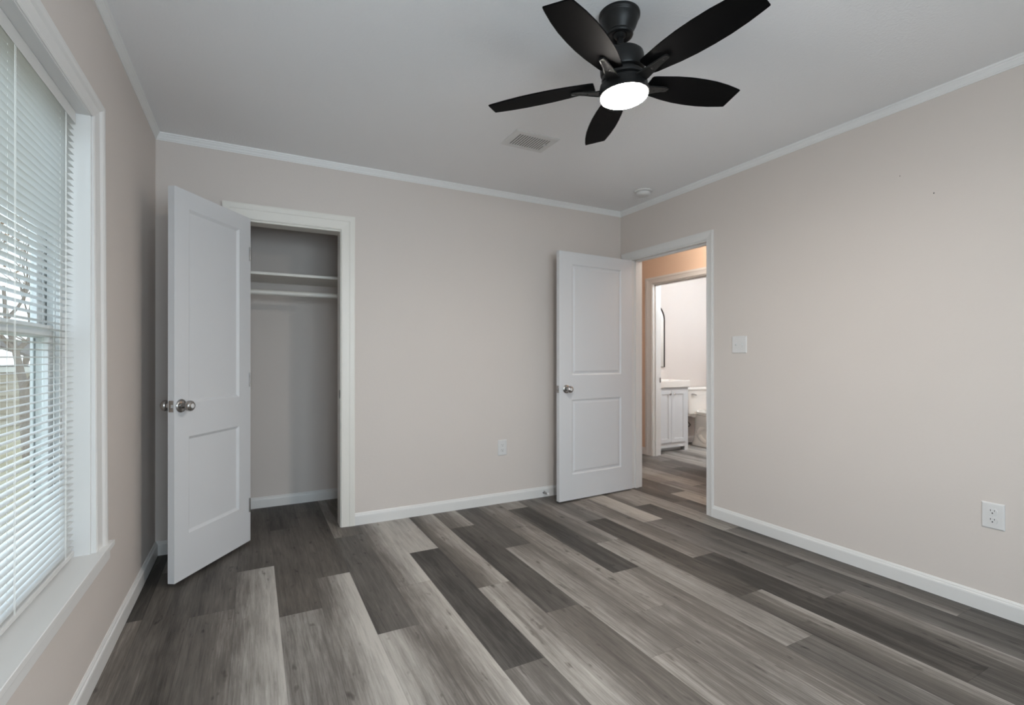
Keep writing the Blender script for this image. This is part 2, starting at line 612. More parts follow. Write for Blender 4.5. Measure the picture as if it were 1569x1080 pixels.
baseboard('baseboard_far', [((CX1 + 0.094, D, 0), (XR, D, 0), (0, -1, 0), 0, 1), ((XL, D, 0), (CX0 - 0.105, D, 0), (0, -1, 0), 1, 0)])
baseboard('baseboard_right', [((XR, YN, 0), (XR, BY0 - 0.062, 0), (-1, 0, 0), 1, 0)])
baseboard('baseboard_left', [((XL, YN, 0), (XL, D, 0), (1, 0, 0), 1, 1)])
baseboard('baseboard_near', [((XL, YN, 0), (XR, YN, 0), (0, 1, 0), 1, 1)])
baseboard('baseboard_closet', [((XL, CB, 0), (1.25, CB, 0), (0, -1, 0), 1, 1), ((1.25, CB, 0), (1.25, D + WT, 0), (-1, 0, 0), 1, 0), ((XL, CB, 0), (XL, D + WT, 0), (1, 0, 0), 1, 0)])
baseboard('baseboard_hall', [((HX, HY1 + 0.115, 0), (HX, 5.7, 0), (-1, 0, 0), 0, 0), ((HX, 1.6, 0), (HX, HY0 - 0.075, 0), (-1, 0, 0), 0, 0)])
baseboard('baseboard_bathroom', [((BX, BY, 0), (6.1, BY, 0), (0, -1, 0), 0, 1)])

co, cd = 0.0235, 0.0420
CP = [(0, 0), (0, -cd), (0.0035, -cd), (0.0045, -cd + 0.006), (0.0075, -cd + 0.009), (0.0085, -cd + 0.015), (0.013, -cd + 0.023), (0.0155, -cd + 0.026), (0.0175, -0.010), (0.0215, -0.007), (co, 0)]
bm = bmesh.new()
sweep(bm, CP, (XL, D, CH), (XR, D, CH), (0, -1, 0), 1, 1)
sweep(bm, CP, (XR, D, CH), (XR, YN, CH), (-1, 0, 0), 1, 1)
sweep(bm, CP, (XL, YN, CH), (XL, D, CH), (1, 0, 0), 1, 1)
sweep(bm, CP, (XR, YN, CH), (XL, YN, CH), (0, 1, 0), 1, 1)
struct(link('trim_1', bm, M['crown']), 'white crown moulding around the ceiling of the bedroom')

# ------------------------------------------------------------------ door frames
# closet: wide flat brushed casing, jamb, strike plate
CPR = [(0.004, 0.012), (0.010, 0.014), (0.014, 0.0125), (0.060, 0.015), (0.064, 0.0175), (0.090, 0.019), (0.098, 0.018)]


def jamb(bm, axis, p0, p1, a0, a1, zt, t=0.018, stop=None):
    """lining of an opening: wall from p0 to p1 in depth, a0..a1 along the wall"""
    def B(u0, u1, v0, v1, z0, z1):
        if axis == 'x':
            box(bm, u0, u1, v0, v1, z0, z1)
        else:
            box(bm, v0, v1, u0, u1, z0, z1)
    B(a0 - t + 0.0005, a0, p0, p1, 0, zt)
    B(a1, a1 + t - 0.0005, p0, p1, 0, zt)
    B(a0 - t + 0.0005, a1 + t - 0.0005, p0, p1, zt, zt + t)
    if stop:
        s0, s1 = stop
        B(a0, a0 + 0.011, s0, s1, 0, zt)
        B(a1 - 0.011, a1, s0, s1, 0, zt)
        B(a0, a1, s0, s1, zt - 0.011, zt)


tc_ = empty('trim_2', (CX0, D, 0))
bm = bmesh.new()
casing(bm, 'x', D, -1, CX0, CX1, DH + 0.004, CPR, z0=0.001, wl=1.06, wr_=0.95, wt_=1.0)
o = link('casing', bm, M['oldtrim'])
o.parent = tc_
o.matrix_parent_inverse = Matrix.Translation((-CX0, -D, 0))
bm = bmesh.new()
jamb(bm, 'x', D - 0.001, D + WT + 0.001, CX0, CX1, DH - 0.004, t=0.012)
o = link('jamb', bm, M['oldtrim'])
o.parent = tc_
o.matrix_parent_inverse = Matrix.Translation((-CX0, -D, 0))
bm = bmesh.new()
box(bm, CX1 - 0.0015, CX1 + 0.0005, D + 0.002, D + 0.028, 0.865, 0.922)
box(bm, CX1 - 0.0020, CX1 + 0.0005, D + 0.006, D + 0.018, 0.878, 0.909, 1)
o = link('strike_plate', bm, [M['track'], M['slot']])
o['label'] = 'nickel strike plate'
o.parent = tc_
o.matrix_parent_inverse = Matrix.Translation((-CX0, -D, 0))
struct(tc_, 'white casing and jamb around the closet opening')

# bedroom door frame
BPR = [(0.004, 0.009), (0.012, 0.011), (0.018, 0.010), (0.040, 0.014), (0.050, 0.017), (0.062, 0.016)]
td = empty('trim_3', (XR, BY1, 0))
pi_ = Matrix.Translation((-XR, -BY1, 0))
bm = bmesh.new()
casing(bm, 'y', XR, -1, BY0, BY1, DH + 0.004, BPR, z0=0.001, wr_=1.9)
o = link('casing', bm, M['trim']); o.parent = td; o.matrix_parent_inverse = pi_
bm = bmesh.new()
casing(bm, 'y', XR + WT, 1, BY0, BY1, DH + 0.004, BPR, z0=0.001)
o = link('casing', bm, M['trim']); o.parent = td; o.matrix_parent_inverse = pi_
bm = bmesh.new()
jamb(bm, 'y', XR - 0.001, XR + WT + 0.001, BY0, BY1, DH - 0.004, t=0.012, stop=(XR + 0.040, XR + 0.075))
o = link('jamb', bm, M['trim']); o.parent = td; o.matrix_parent_inverse = pi_
struct(td, 'white casing and jamb around the bedroom doorway')

# bathroom door frame
HPR = [(0.004, 0.010), (0.012, 0.013), (0.020, 0.011), (0.045, 0.015), (0.055, 0.019), (0.075, 0.018)]
th = empty('trim_4', (HX, HY1, 0))
pi_ = Matrix.Translation((-HX, -HY1, 0))
bm = bmesh.new()
casing(bm, 'y', HX, -1, HY0, HY1, DH - 0.002, HPR, z0=0.001, wr_=1.5)
o = link('casing', bm, M['trim']); o.parent = th; o.matrix_parent_inverse = pi_
bm = bmesh.new()
jamb(bm, 'y', HX - 0.001, BX + 0.001, HY0, HY1, DH - 0.008, t=0.012, stop=(HX + 0.030, HX + 0.070))
o = link('jamb', bm, M['trim']); o.parent = th; o.matrix_parent_inverse = pi_
bm = bmesh.new()
box(bm, HX + 0.100, HX + 0.1215, HY1 - 0.0015, HY1 + 0.0005, 0.848, 0.905)
o = link('strike_plate', bm, M['nickel']); o.parent = th; o.matrix_parent_inverse = pi_
o['label'] = 'nickel strike plate'
struct(th, 'white casing and jamb around the bathroom doorway')


# ------------------------------------------------------------------ door leaves
def leaf_mesh(w, h, t, panels, rings):
    """leaf along +x from the hinge, faces at y=+-t/2, panels (x0,x1,z0,z1); rings = (inset, depth)"""
    bm = bmesh.new()
    xs = sorted(set([0, w] + [p[0] for p in panels] + [p[1] for p in panels]))
    zs = sorted(set([0, h] + [p[2] for p in panels] + [p[3] for p in panels]))
    for s in (-1, 1):
        for i in range(len(xs) - 1):
            for j in range(len(zs) - 1):
                c = ((xs[i] + xs[i + 1]) / 2, (zs[j] + zs[j + 1]) / 2)
                if any(p[0] < c[0] < p[1] and p[2] < c[1] < p[3] for p in panels):
                    continue
                bm.faces.new([bm.verts.new((x, s * t / 2, z)) for x, z in ((xs[i], zs[j]), (xs[i + 1], zs[j]), (xs[i + 1], zs[j + 1]), (xs[i], zs[j + 1]))])
        for x0, x1, z0, z1 in panels:
            prev = None
            for ins, dep in rings:
                r = [bm.verts.new((x, s * (t / 2 - dep), z)) for x, z in ((x0 + ins, z0 + ins), (x1 - ins, z0 + ins), (x1 - ins, z1 - ins), (x0 + ins, z1 - ins))]
                if prev:
                    for k in range(4):
                        bm.faces.new([prev[k], prev[(k + 1) % 4], r[(k + 1) % 4], r[k]])
                prev = r
            bm.faces.new(prev)
    for a, b_ in (((0, 0), (w, 0)), ((w, 0), (w, h)), ((w, h), (0, h)), ((0, h), (0, 0))):
        bm.faces.new([bm.verts.new(c) for c in ((a[0], -t / 2, a[1]), (b_[0], -t / 2, b_[1]), (b_[0], t / 2, b_[1]), (a[0], t / 2, a[1]))])
    bmesh.ops.remove_doubles(bm, verts=bm.verts, dist=1e-5)
    return bm


def knob(parent, x, z, t, side):
    """rose, neck and ball of a passage knob on the face with y = side*t/2"""
    m = Matrix.Translation((x, side * t / 2, z)) @ Matrix.Rotation(-side * PI / 2, 4, 'X')
    bm = bmesh.new()
    lathe(bm, [(0.033, -0.0005), (0.034, 0.002), (0.032, 0.006), (0.026, 0.009), (0.014, 0.011), (0.0125, 0.028), (0.015, 0.033),
               (0.022, 0.036), (0.0265, 0.042), (0.0275, 0.049), (0.0255, 0.057), (0.021, 0.062), (0.0125, 0.0645), (0.0115, 0.0630)], m, 40)
    k = link('knob', bm, M['nickel'], parent, smooth=True)
    k['label'] = 'round satin nickel knob'
    bm = bmesh.new()
    lathe(bm, [(0.0112, 0.060), (0.0112, 0.0652), (0.0095, 0.0662)], m, 24)
    link('turn_button', bm, M['plate'], k, smooth=True)


def door(name, pivot_visible, free, z0, h, t, panels, rings, kz, kx, vis):
    """pivot_visible/free: ends of the visible face on the floor; vis: which local side is visible"""
    d = Vector(free) - Vector(pivot_visible)
    w = d.length
    ang = math.atan2(d.y, d.x)
    n = Vector((-math.sin(ang), math.cos(ang)))          # local +y in world
    c = Vector(pivot_visible) - n * (vis * t / 2)
    e = empty(name, (c.x, c.y, z0), ang)
    link('leaf', leaf_mesh(w, h, t, panels(w), rings), M['door'], e, bevel=0.0015)
    knob(e, kx, kz - z0, t, 1)
    knob(e, kx, kz - z0, t, -1)
    bm = bmesh.new()
    box(bm, w - 0.001, w + 0.0015, -0.0125, 0.0125, kz - z0 - 0.0285, kz - z0 + 0.0285)
    l = link('latch_plate', bm, M['nickel'], e, bevel=0.0005)
    bm = bmesh.new()
    vv = [(-0.006, 0, 0.001), (0.006, 0, 0.001), (-0.006, 0, 0.0055), (0.004, 0, 0.011)]
    box(bm, w + 0.001, w + 0.009, -0.0065, 0.0065, kz - z0 - 0.010, kz - z0 + 0.010)
    link('latch_bolt', bm, M['nickel'], l, bevel=0.002)
    for hz in (0.22, h / 2, h - 0.22):
        bm = bmesh.new()
        hx, hy = 0.011, -vis * (t / 2 + 0.0035)
        tube(bm, [(hx, hy, hz - 0.042), (hx, hy, hz + 0.042)], 0.005, 12)
        link('hinge', bm, M['nickel'], e)
    return e


dc = door('door_1', (-0.040, 3.455), (-0.371, 2.962), 0.020, 1.972, 0.035,
          lambda w: [(0.105, w - 0.095, 0.715 - 0.495, 0.715), (0.105, w - 0.095, 0.887, 1.881)],
          [(0.0, 0.0), (0.0015, 0.0015), (0.014, 0.0100), (0.0145, 0.0102)], 0.898, 0.552, -1)
struct(dc, 'white two panel closet door standing wide open before the left wall')
db = door('door_2', (2.900, 3.300), (2.118, 3.247), 0.012, 1.965, 0.035,
          lambda w: [(0.131, w - 0.126, 0.200, 0.793), (0.131, w - 0.126, 0.990, 1.868)],
          [(0.0, 0.0), (0.006, 0.0055), (0.013, 0.0075), (0.019, 0.0070), (0.030, 0.0025), (0.034, 0.0020)], 0.892, 0.714, 1)
struct(db, 'white moulded two panel bedroom door opened against the far wall')

# ------------------------------------------------------------------ window in the left wall
wi = empty('window_1', (XL, WY0, 0))
pw = Matrix.Translation((-XL, -WY0, 0))


def wpart(name, bm, m, parent=None, **k):
    o = link(name, bm, m, **k)
    o.parent = parent or wi
    if parent is None:
        o.matrix_parent_inverse = pw
    return o


WPR = [(0.002, 0.006), (0.008, 0.009), (0.014, 0.0075), (0.050, 0.012), (0.060, 0.018), (0.070, 0.021), (0.082, 0.021), (0.086, 0.018)]
bm = bmesh.new()
casing(bm, 'y', XL, 1, WY0, WY1, WZ1 - 0.006, WPR, z0=WZ0, wr_=1.14, wl=1.14, wt_=0.84, extra=0.010)
wpart('casing', bm, M['trim'])
bm = bmesh.new()                                    # stool and apron
box(bm, XL - 0.145, XL + 0.042, WY0, WY1, WZ0 - 0.020, WZ0)
box(bm, XL, XL + 0.042, WY0 - 0.13, WY0, WZ0 - 0.020, WZ0)
box(bm, XL, XL + 0.042, WY1, WY1 + 0.135, WZ0 - 0.020, WZ0)
wpart('window_stool', bm, M['trim'], bevel=0.002)
bm = bmesh.new()
box(bm, XL, XL + 0.034, WY0 - 0.11, WY1 + 0.105, WZ0 - 0.058, WZ0 - 0.0195)
wpart('apron', bm, M['trim'], bevel=0.002)
bm = bmesh.new()                                    # reveal lining
box(bm, XL - 0.075, XL + 0.002, WY1 - 0.008, WY1 - 0.0003, WZ0, WZ1)
box(bm, XL - 0.075, XL + 0.002, WY0 + 0.0003, WY0 + 0.008, WZ0, WZ1)
box(bm, XL - 0.075, XL + 0.002, WY0 + 0.0003, WY1 - 0.0003, WZ1 - 0.008, WZ1 - 0.0003)
wpart('jamb', bm, M['trim'])
bm = bmesh.new()                                    # vinyl outer frame with balance tracks
X0, X1 = XL - 0.147, XL - 0.072
for (ya, yb) in ((WY0, WY0 + 0.032), (WY1 - 0.032, WY1)):
    s = 1 if ya > 1.5 else -1
    ye = yb if s > 0 else ya
    for i, (xa, xb, dep) in enumerate(((X0, X0 + 0.007, .030), (X0 + 0.007, X0 + 0.010, .010), (X0 + 0.010, X0 + 0.030, .018), (X0 + 0.030, X0 + 0.034, .032), (X0 + 0.034, X0 + 0.038, .010),
                                       (X0 + 0.038, X0 + 0.058, .018), (X0 + 0.058, X0 + 0.063, .010), (X0 + 0.063, X1, .032))):
        box(bm, xa, xb, min(ye, ye - s * dep), max(ye, ye - s * dep), WZ0, WZ1, 1 if dep < 0.013 else 0)
box(bm, X0, X1, WY0, WY1, WZ1 - 0.03, WZ1)
box(bm, X0, X1, WY0, WY1, WZ0 - 0.02, WZ0 + 0.025)
wpart('window_frame', bm, [M['vinyl'], M['track']])


def sash(name, xc, z0, z1, rail_lo, rail_hi):
    bm = bmesh.new()
    a, b_ = WY0 + 0.022, WY1 - 0.022
    st = 0.042
    t = 0.0095
    box(bm, xc - t, xc + t, a, a + st, z0, z1)
    box(bm, xc - t, xc + t, b_ - st, b_, z0, z1)
    box(bm, xc - t, xc + t, a + st, b_ - st, z0, z0 + rail_lo)
    box(bm, xc - t, xc + t, a + st, b_ - st, z1 - rail_hi, z1)
    # glazing bead
    box(bm, xc - 0.006, xc + 0.009, a + st, a + st + 0.007, z0 + rail_lo, z1 - rail_hi)
    box(bm, xc - 0.006, xc + 0.009, b_ - st - 0.007, b_ - st, z0 + rail_lo, z1 - rail_hi)
    s = wpart(name, bm, M['vinyl'], bevel=0.0015)
    bm = bmesh.new()
    box(bm, xc - 0.003, xc + 0.001, a + st, b_ - st, z0 + rail_lo, z1 - rail_hi)
    g = link('pane', bm, M['glass'])
    g.parent = s
    return s


sash('sash', XL - 0.127, 1.205, WZ1 - 0.028, 0.036, 0.04)
lo = sash('sash', XL - 0.099, WZ0 + 0.022, 1.246, 0.05, 0.040)
bm = bmesh.new()
box(bm, XL - 0.106, XL - 0.092, 1.70, 1.75, 1.246, 1.256)
l = link('sash_lock', bm, M['vinyl'], bevel=0.002)
l.parent = lo
struct(wi, 'white double hung window in the left wall')

# unseen window added behind the camera to let daylight onto doors and closet
wi2 = empty('added_window', (NX0, YN, 0))
pn = Matrix.Translation((-NX0, -YN, 0))
bm = bmesh.new()
casing(bm, 'x', YN, 1, NX0, NX1, NZ1, BPR, z0=NZ0)
box(bm, NX0 - 0.09, NX1 + 0.09, YN - 0.1, YN + 0.04, NZ0 - 0.02, NZ0)
o = link('casing', bm, M['trim']); o.parent = wi2; o.matrix_parent_inverse = pn
bm = bmesh.new()
for xa, xb in ((NX0, NX0 + .05), ((NX0 + NX1) / 2 - .04, (NX0 + NX1) / 2 + .04), (NX1 - .05, NX1)):
    box(bm, xa, xb, YN - .09, YN - .05, NZ0, NZ1)
box(bm, NX0, NX1, YN - .09, YN - .05, NZ0, NZ0 + .05)
box(bm, NX0, NX1, YN - .09, YN - .05, NZ1 - .05, NZ1)
box(bm, NX0, NX1, YN - .085, YN - .055, 1.28, 1.32)
f = link('window_frame', bm, M['vinyl']); f.parent = wi2; f.matrix_parent_inverse = pn
bm = bmesh.new()
box(bm, NX0 + .04, NX1 - .04, YN - .072, YN - .069, NZ0 + .04, NZ1 - .04)
g = link('pane', bm, M['glass']); g.parent = f
struct(wi2, 'added unseen window behind the camera, a source of fill daylight')

# ------------------------------------------------------------------ mini blind
BXC = XL - 0.050
bl = empty('mini_blind', (BXC, (WY0 + WY1) / 2, WZ0))
tag(bl, 'white horizontal mini blind hanging in the window beside the bare left wall', 'blind')
pb = Matrix.Translation((-BXC, -(WY0 + WY1) / 2, -WZ0))
ya, yb = WY0 + 0.020, WY1 - 0.022


def bpart(name, bm, m, **k):
    o = link(name, bm, m, **k)
    o.parent = bl
    o.matrix_parent_inverse = pb
    return o


bm = bmesh.new()
box(bm, BXC - 0.014, BXC + 0.014, ya, yb, 1.9475, 1.9715)
bpart('headrail', bm, M['slat'], bevel=0.0015)
bm = bmesh.new()
box(bm, BXC + 0.014, BXC + 0.0155, ya, yb, 1.930, 1.9715)
bpart('valance', bm, M['slat'])
bm = bmesh.new()
sl_w = 0.0255
z = 0.502
TILT = R(4)
while z < 1.935:
    rows = []
    for i in range(7):
        s = -1 + 2 * i / 6
        dx = s * sl_w / 2
        dz = 0.0022 * (1 - s * s)
        x2 = dx * math.cos(TILT) - dz * math.sin(TILT) * 0
        z2 = dz + dx * math.sin(TILT)
        rows.append((x2, z2))
    A = [[bm.verts.new((BXC + x, y, z + zz + o_)) for x, zz in rows] for y in (ya + 0.003, yb - 0.003) for o_ in (0.0, -0.0004)]
    for i in range(6):
        bm.faces.new([A[0][i], A[0][i + 1], A[2][i + 1], A[2][i]])
        bm.faces.new([A[1][i], A[1][i + 1], A[3][i + 1], A[3][i]])
    bm.faces.new([A[0][0], A[1][0], A[3][0], A[2][0]])
    bm.faces.new([A[0][6], A[1][6], A[3][6], A[2][6]])
    z += 0.0213
bpart('slats', bm, M['slat'], smooth=False)
bm = bmesh.new()
box(bm, BXC - 0.0135, BXC + 0.0135, ya, yb, 0.472, 0.490)
bpart('bottom_rail', bm, M['slat'], bevel=0.004)
for yc in (1.355, 1.69, 2.075):
    bm = bmesh.new()
    for dx in (-0.0145, 0.0145):
        for dy in (-0.0035, 0.0035):
            tube(bm, [(BXC + dx, yc + dy, 0.488), (BXC + dx, yc + dy, 1.95)], 0.0006, 5)
    tube(bm, [(BXC, yc, 0.488), (BXC, yc, 1.95)], 0.0007, 5)
    bpart('ladder_cord', bm, M['cord'])

# ------------------------------------------------------------------ ceiling fan
fan = empty('ceiling_fan', (1.2318, 1.4728, CH))
tag(fan, 'black five blade ceiling fan with a lit round light', 'ceiling fan')
fan.rotation_euler = (0, 0, 0)
bm = bmesh.new()
lathe(bm, [(0.076, 0.0), (0.077, -0.004), (0.0765, -0.012), (0.074, -0.015), (0.072, -0.017), (0.0715, -0.022), (0.062, -0.048), (0.0505, -0.068), (0.0495, -0.071), (0.051, -0.073),
           (0.0515, -0.078), (0.049, -0.083), (0.042, -0.086), (0.028, -0.080), (0.020, -0.074)], Matrix(), 64)
link('canopy', bm, M['black'], fan, smooth=True)
TL = Matrix.Translation((0, 0, -0.04)) @ Matrix.Rotation(-0.0518, 4, 'Y') @ Matrix.Rotation(-0.037, 4, 'X')
FZ = -2.40


def fz(z):
    return z + FZ


bm = bmesh.new()
lathe(bm, [(0.0125, fz(2.37)), (0.0125, fz(2.285))], TL, 24)
lathe(bm, [(0.024, fz(2.372)), (0.026, fz(2.362)), (0.018, fz(2.352)), (0.0128, fz(2.348))], TL, 24)
lathe(bm, [(0.0130, fz(2.306)), (0.0195, fz(2.303)), (0.0195, fz(2.280))], TL, 24)
link('downrod', bm, M['black'], fan, smooth=True)
bm = bmesh.new()
lathe(bm, [(0.020, fz(2.293)), (0.060, fz(2.291)), (0.074, fz(2.287)), (0.081, fz(2.280)), (0.083, fz(2.272)), (0.083, fz(2.222)), (0.080, fz(2.216)), (0.070, fz(2.212)),
           (0.070, fz(2.206)), (0.078, fz(2.204)), (0.080, fz(2.198)), (0.078, fz(2.190)), (0.066, fz(2.186)), (0.060, fz(2.178))], TL, 64)
mo = link('motor_housing', bm, M['black'], fan, smooth=True)
bm = bmesh.new()
lathe(bm, [(0.050, fz(2.182)), (0.078, fz(2.180)), (0.087, fz(2.174)), (0.0895, fz(2.164)), (0.0900, fz(2.150)), (0.0925, fz(2.146)), (0.0925, fz(2.1305)), (0.0890, fz(2.1295))], TL, 64)
lk = link('light_kit', bm, M['black'], fan, smooth=True)
bm = bmesh.new()
lathe(bm, [(0.0885, fz(2.138)), (0.0885, fz(2.130)), (0.0868, fz(2.124)), (0.079, fz(2.119)), (0.066, fz(2.115)), (0.045, fz(2.112)), (0.020, fz(2.1105)), (0.003, fz(2.110))], TL, 64)
ln = link('light_lens', bm, M['lens'], fan, smooth=True)
ln['label'] = 'glowing white light lens'

PITCH = 0.1875
HALF = [(0.108, .038), (0.112, .043), (0.125, .047), (0.16, .053), (0.21, .0620), (0.27, .0685), (0.33, .0705), (0.39, .0690), (0.45, .0625), (0.50, .0535), (0.5180, .0495), (0.5235, .0480)]


def blade_bm(th):
    m = TL @ Matrix.Rotation(th, 4, 'Z') @ Matrix.Translation((0, 0, fz(2.1869))) @ Matrix.Rotation(-PITCH, 4, 'X')
    bm = bmesh.new()
    # slanted tip: the +w corner sits a little further out
    prof = []
    for s, w in HALF:
        prof.append((s, w))
    n = len(prof)
    top, bot = [], []
    for zz, lst in ((0.0028, top), (-0.0028, bot)):
        for s, w in prof:
            row = []
            for q in (-1, -0.5, 0, 0.5, 1):
                row.append(bm.verts.new(m @ Vector((s, w * q, zz))))
            lst.append(row)
    for lst in (top, bot):
        for i in range(n - 1):
            for j in range(4):
                bm.faces.new([lst[i][j], lst[i + 1][j], lst[i + 1][j + 1], lst[i][j + 1]])
    for i in range(n - 1):
        for j in (0, 4):
            bm.faces.new([top[i][j], top[i + 1][j], bot[i + 1][j], bot[i][j]])
    for i in (0, n - 1):
        for j in range(4):
            bm.faces.new([top[i][j], top[i][j + 1], bot[i][j + 1], bot[i][j]])
    return bm


def iron_bm(th):
    """curved blade bracket: a plate that leaves the hub, dips and rises to end under the blade"""
    m = TL @ Matrix.Rotation(th, 4, 'Z') @ Matrix.Translation((0, 0, fz(2.1869))) @ Matrix.Rotation(-PITCH, 4, 'X')
    bm = bmesh.new()
    pts = [(0.062, -0.020, 0.030), (0.080, -0.024, 0.029), (0.100, -0.0235, 0.026), (0.125, -0.018, 0.0215), (0.150, -0.012, 0.017), (0.175, -0.0075, 0.014), (0.192, -0.006, 0.012), (0.199, -0.0055, 0.008)]
    rows = []
    for s, z_, hw in pts:
        rows.append([bm.verts.new(m @ Vector((s, y, zz))) for y, zz in ((-hw, z_ - 0.001), (-hw * .92, z_ - 0.004), (0, z_ - 0.0055), (hw * .92, z_ - 0.004), (hw, z_ - 0.001), (hw * .8, z_ + 0.002), (-hw * .8, z_ + 0.002))])
    for a, b_ in zip(rows, rows[1:]):
        for k in range(7):
            bm.faces.new([a[k], a[(k + 1) % 7], b_[(k + 1) % 7], b_[k]])
    bm.faces.new(rows[0])
    bm.faces.new(rows[-1][::-1])
    # raised lip along one edge of the bracket, ending in a small boss
    lip = [Vector((s, -hw + 0.002, z_ - 0.005)) for s, z_, hw in pts]
    tube(bm, [m @ v for v in lip], [0.0022] * 7 + [0.0035], 8)
    for s in (0.135, 0.180):
        mm_ = m @ Matrix.Translation((s, 0.002, -0.0125 if s > .15 else -0.0215))
        lathe(bm, [(0.001, -0.001), (0.004, 0.0), (0.0045, 0.003), (0.0045, 0.010)], mm_, 12)
    return bm


for k in range(5):
    th = -2.6441 + k * R(72)
    bl_ = link('blade', blade_bm(th), M['blade'], fan, bevel=0.0012)
    ir = link('blade_bracket', iron_bm(th), M['black'], fan, smooth=True)

# ------------------------------------------------------------------ ceiling vent
vx0, vx1, vy0, vy1 = 1.330, 1.620, 2.475, 2.695
vt = empty('ceiling_vent', ((vx0 + vx1) / 2, (vy0 + vy1) / 2, CH))
tag(vt, 'white louvred air register set flat in the ceiling', 'air vent')
cx, cy = vt.location.x, vt.location.y
hx_, hy_ = (vx1 - vx0) / 2, (vy1 - vy0) / 2
bm = bmesh.new()
rings = [(0, 0.0), (0, -0.003), (0.010, -0.0075), (0.034, -0.0085), (0.0345, -0.002)]
prev = None
for ins, zz in rings:
    r = [bm.verts.new((sx_ * (hx_ - ins), sy_ * (hy_ - ins), zz)) for sx_, sy_ in ((-1, -1), (1, -1), (1, 1), (-1, 1))]
    if prev:
        for k in range(4):
            bm.faces.new([prev[k], prev[(k + 1) % 4], r[(k + 1) % 4], r[k]])
    prev = r
link('frame', bm, M['plate'], vt)
obox('backing', M['slot'], vt, -hx_ + 0.03, hx_ - 0.03, -hy_ + 0.03, hy_ - 0.03, -0.0016, -0.0004)
bm = bmesh.new()
for i in range(14):
    x = -hx_ + 0.038 + (2 * hx_ - 0.076) * i / 13
    mt = Matrix.Translation((x, 0, -0.0062)) @ Matrix.Rotation(R(14), 4, 'Y')
    vs_ = box(bm, -0.0043, 0.0043, -hy_ + 0.034, hy_ - 0.034, -0.0005, 0.0005)
    for v in vs_:
        v.co = mt @ v.co
link('louvres', bm, M['plate'], vt)
obox('damper_lever', M['plate'], vt, hx_ - 0.048, hx_ - 0.036, -0.016, 0.006, -0.013, -0.0045)

# ------------------------------------------------------------------ smoke detector
sd = empty('smoke_detector', (2.700, 2.945, CH))
tag(sd, 'round white smoke detector on the ceiling near the far right corner', 'smoke detector')
bm = bmesh.new()
lathe(bm, [(0.068, 0.0), (0.070, -0.003), (0.069, -0.009), (0.062, -0.0125), (0.052, -0.0135)], Matrix(), 48)
link('base', bm, M['plate'], sd, smooth=True)
bm = bmesh.new()
lathe(bm, [(0.050, -0.012), (0.055, -0.0145), (0.0565, -0.020), (0.053, -0.030), (0.044, -0.037), (0.020, -0.039), (0.003, -0.0393)], Matrix(), 48)
cv = link('cover', bm, M['plate'], sd, smooth=True)
bm = bmesh.new()
lathe(bm, [(0.009, -0.037), (0.009, -0.0405), (0.007, -0.0415)], Matrix.Translation((0.018, 0, 0)), 20)
link('test_button', bm, M['rubber'], cv, smooth=True)


# ------------------------------------------------------------------ wall plates (built facing -y, then turned)
def plate_mesh(w, h):
    bm = bmesh.new()
    prev = None
    for ins, d_ in ((0, 0.0), (0, 0.0022), (0.004, 0.0055), (0.007, 0.006)):
        r = [bm.verts.new((sx_ * (w / 2 - ins), -d_, sz_ * (h / 2 - ins))) for sx_, sz_ in ((-1, -1), (1, -1), (1, 1), (-1, 1))]
        if prev:
            for k in range(4):
                bm.faces.new([prev[k], prev[(k + 1) % 4], r[(k + 1) % 4], r[k]])
        prev = r
    bm.faces.new(prev)
    return bm


def receptacle(loc, rz, w, h, label, cat='outlet', sc=1.0):
    e = empty('wall_outlet', loc, rz)
    tag(e, label, cat)
    link('cover_plate', plate_mesh(w, h), M['plate'], e)
    for zz in (0.0195 * sc, -0.0195 * sc):
        bm = bmesh.new()
        seg = 32
        a, b_ = [], []
        for i in range(seg):
            t_ = 2 * PI * i / seg
            x, z_ = 0.0172 * math.cos(t_), 0.0172 * math.sin(t_)
            z_ = max(-0.0140, min(0.0140, z_))
            a.append(bm.verts.new((x, -0.0055, zz + z_)))
            b_.append(bm.verts.new((x * .97, -0.0082, zz + z_ * .97)))
        for i in range(seg):
            bm.faces.new([a[i], a[(i + 1) % seg], b_[(i + 1) % seg], b_[i]])
        bm.faces.new(b_)
        s = link('socket', bm, M['plate'], e)
        bm = bmesh.new()
        box(bm, -0.0078, -0.0056, -0.0086, -0.0080, zz + 0.001, zz + 0.0085)
        box(bm, 0.0056, 0.0078, -0.0086, -0.0080, zz + 0.002, zz + 0.0080)
        mt = Matrix.Translation((0, -0.0080, zz - 0.0065)) @ Matrix.Rotation(R(90), 4, 'X')
        lathe(bm, [(0.0028, 0), (0.0028, 0.0006)], mt, 16)
        link('slots', bm, M['slot'], s)
    bm = bmesh.new()
    lathe(bm, [(0.003, 0.0055), (0.003, 0.0072), (0.0015, 0.0076)], Matrix.Rotation(R(90), 4, 'X'), 16)
    link('screw', bm, M['plate'], e)
    return e


receptacle((1.738, D, 0.4335), 0, 0.078, 0.122, 'white wall outlet low on the far wall between closet and bedroom door')
receptacle((XR, 0.9605, 0.4345), R(-90), 0.080, 0.116, 'white wall outlet low on the right wall near the picture edge')

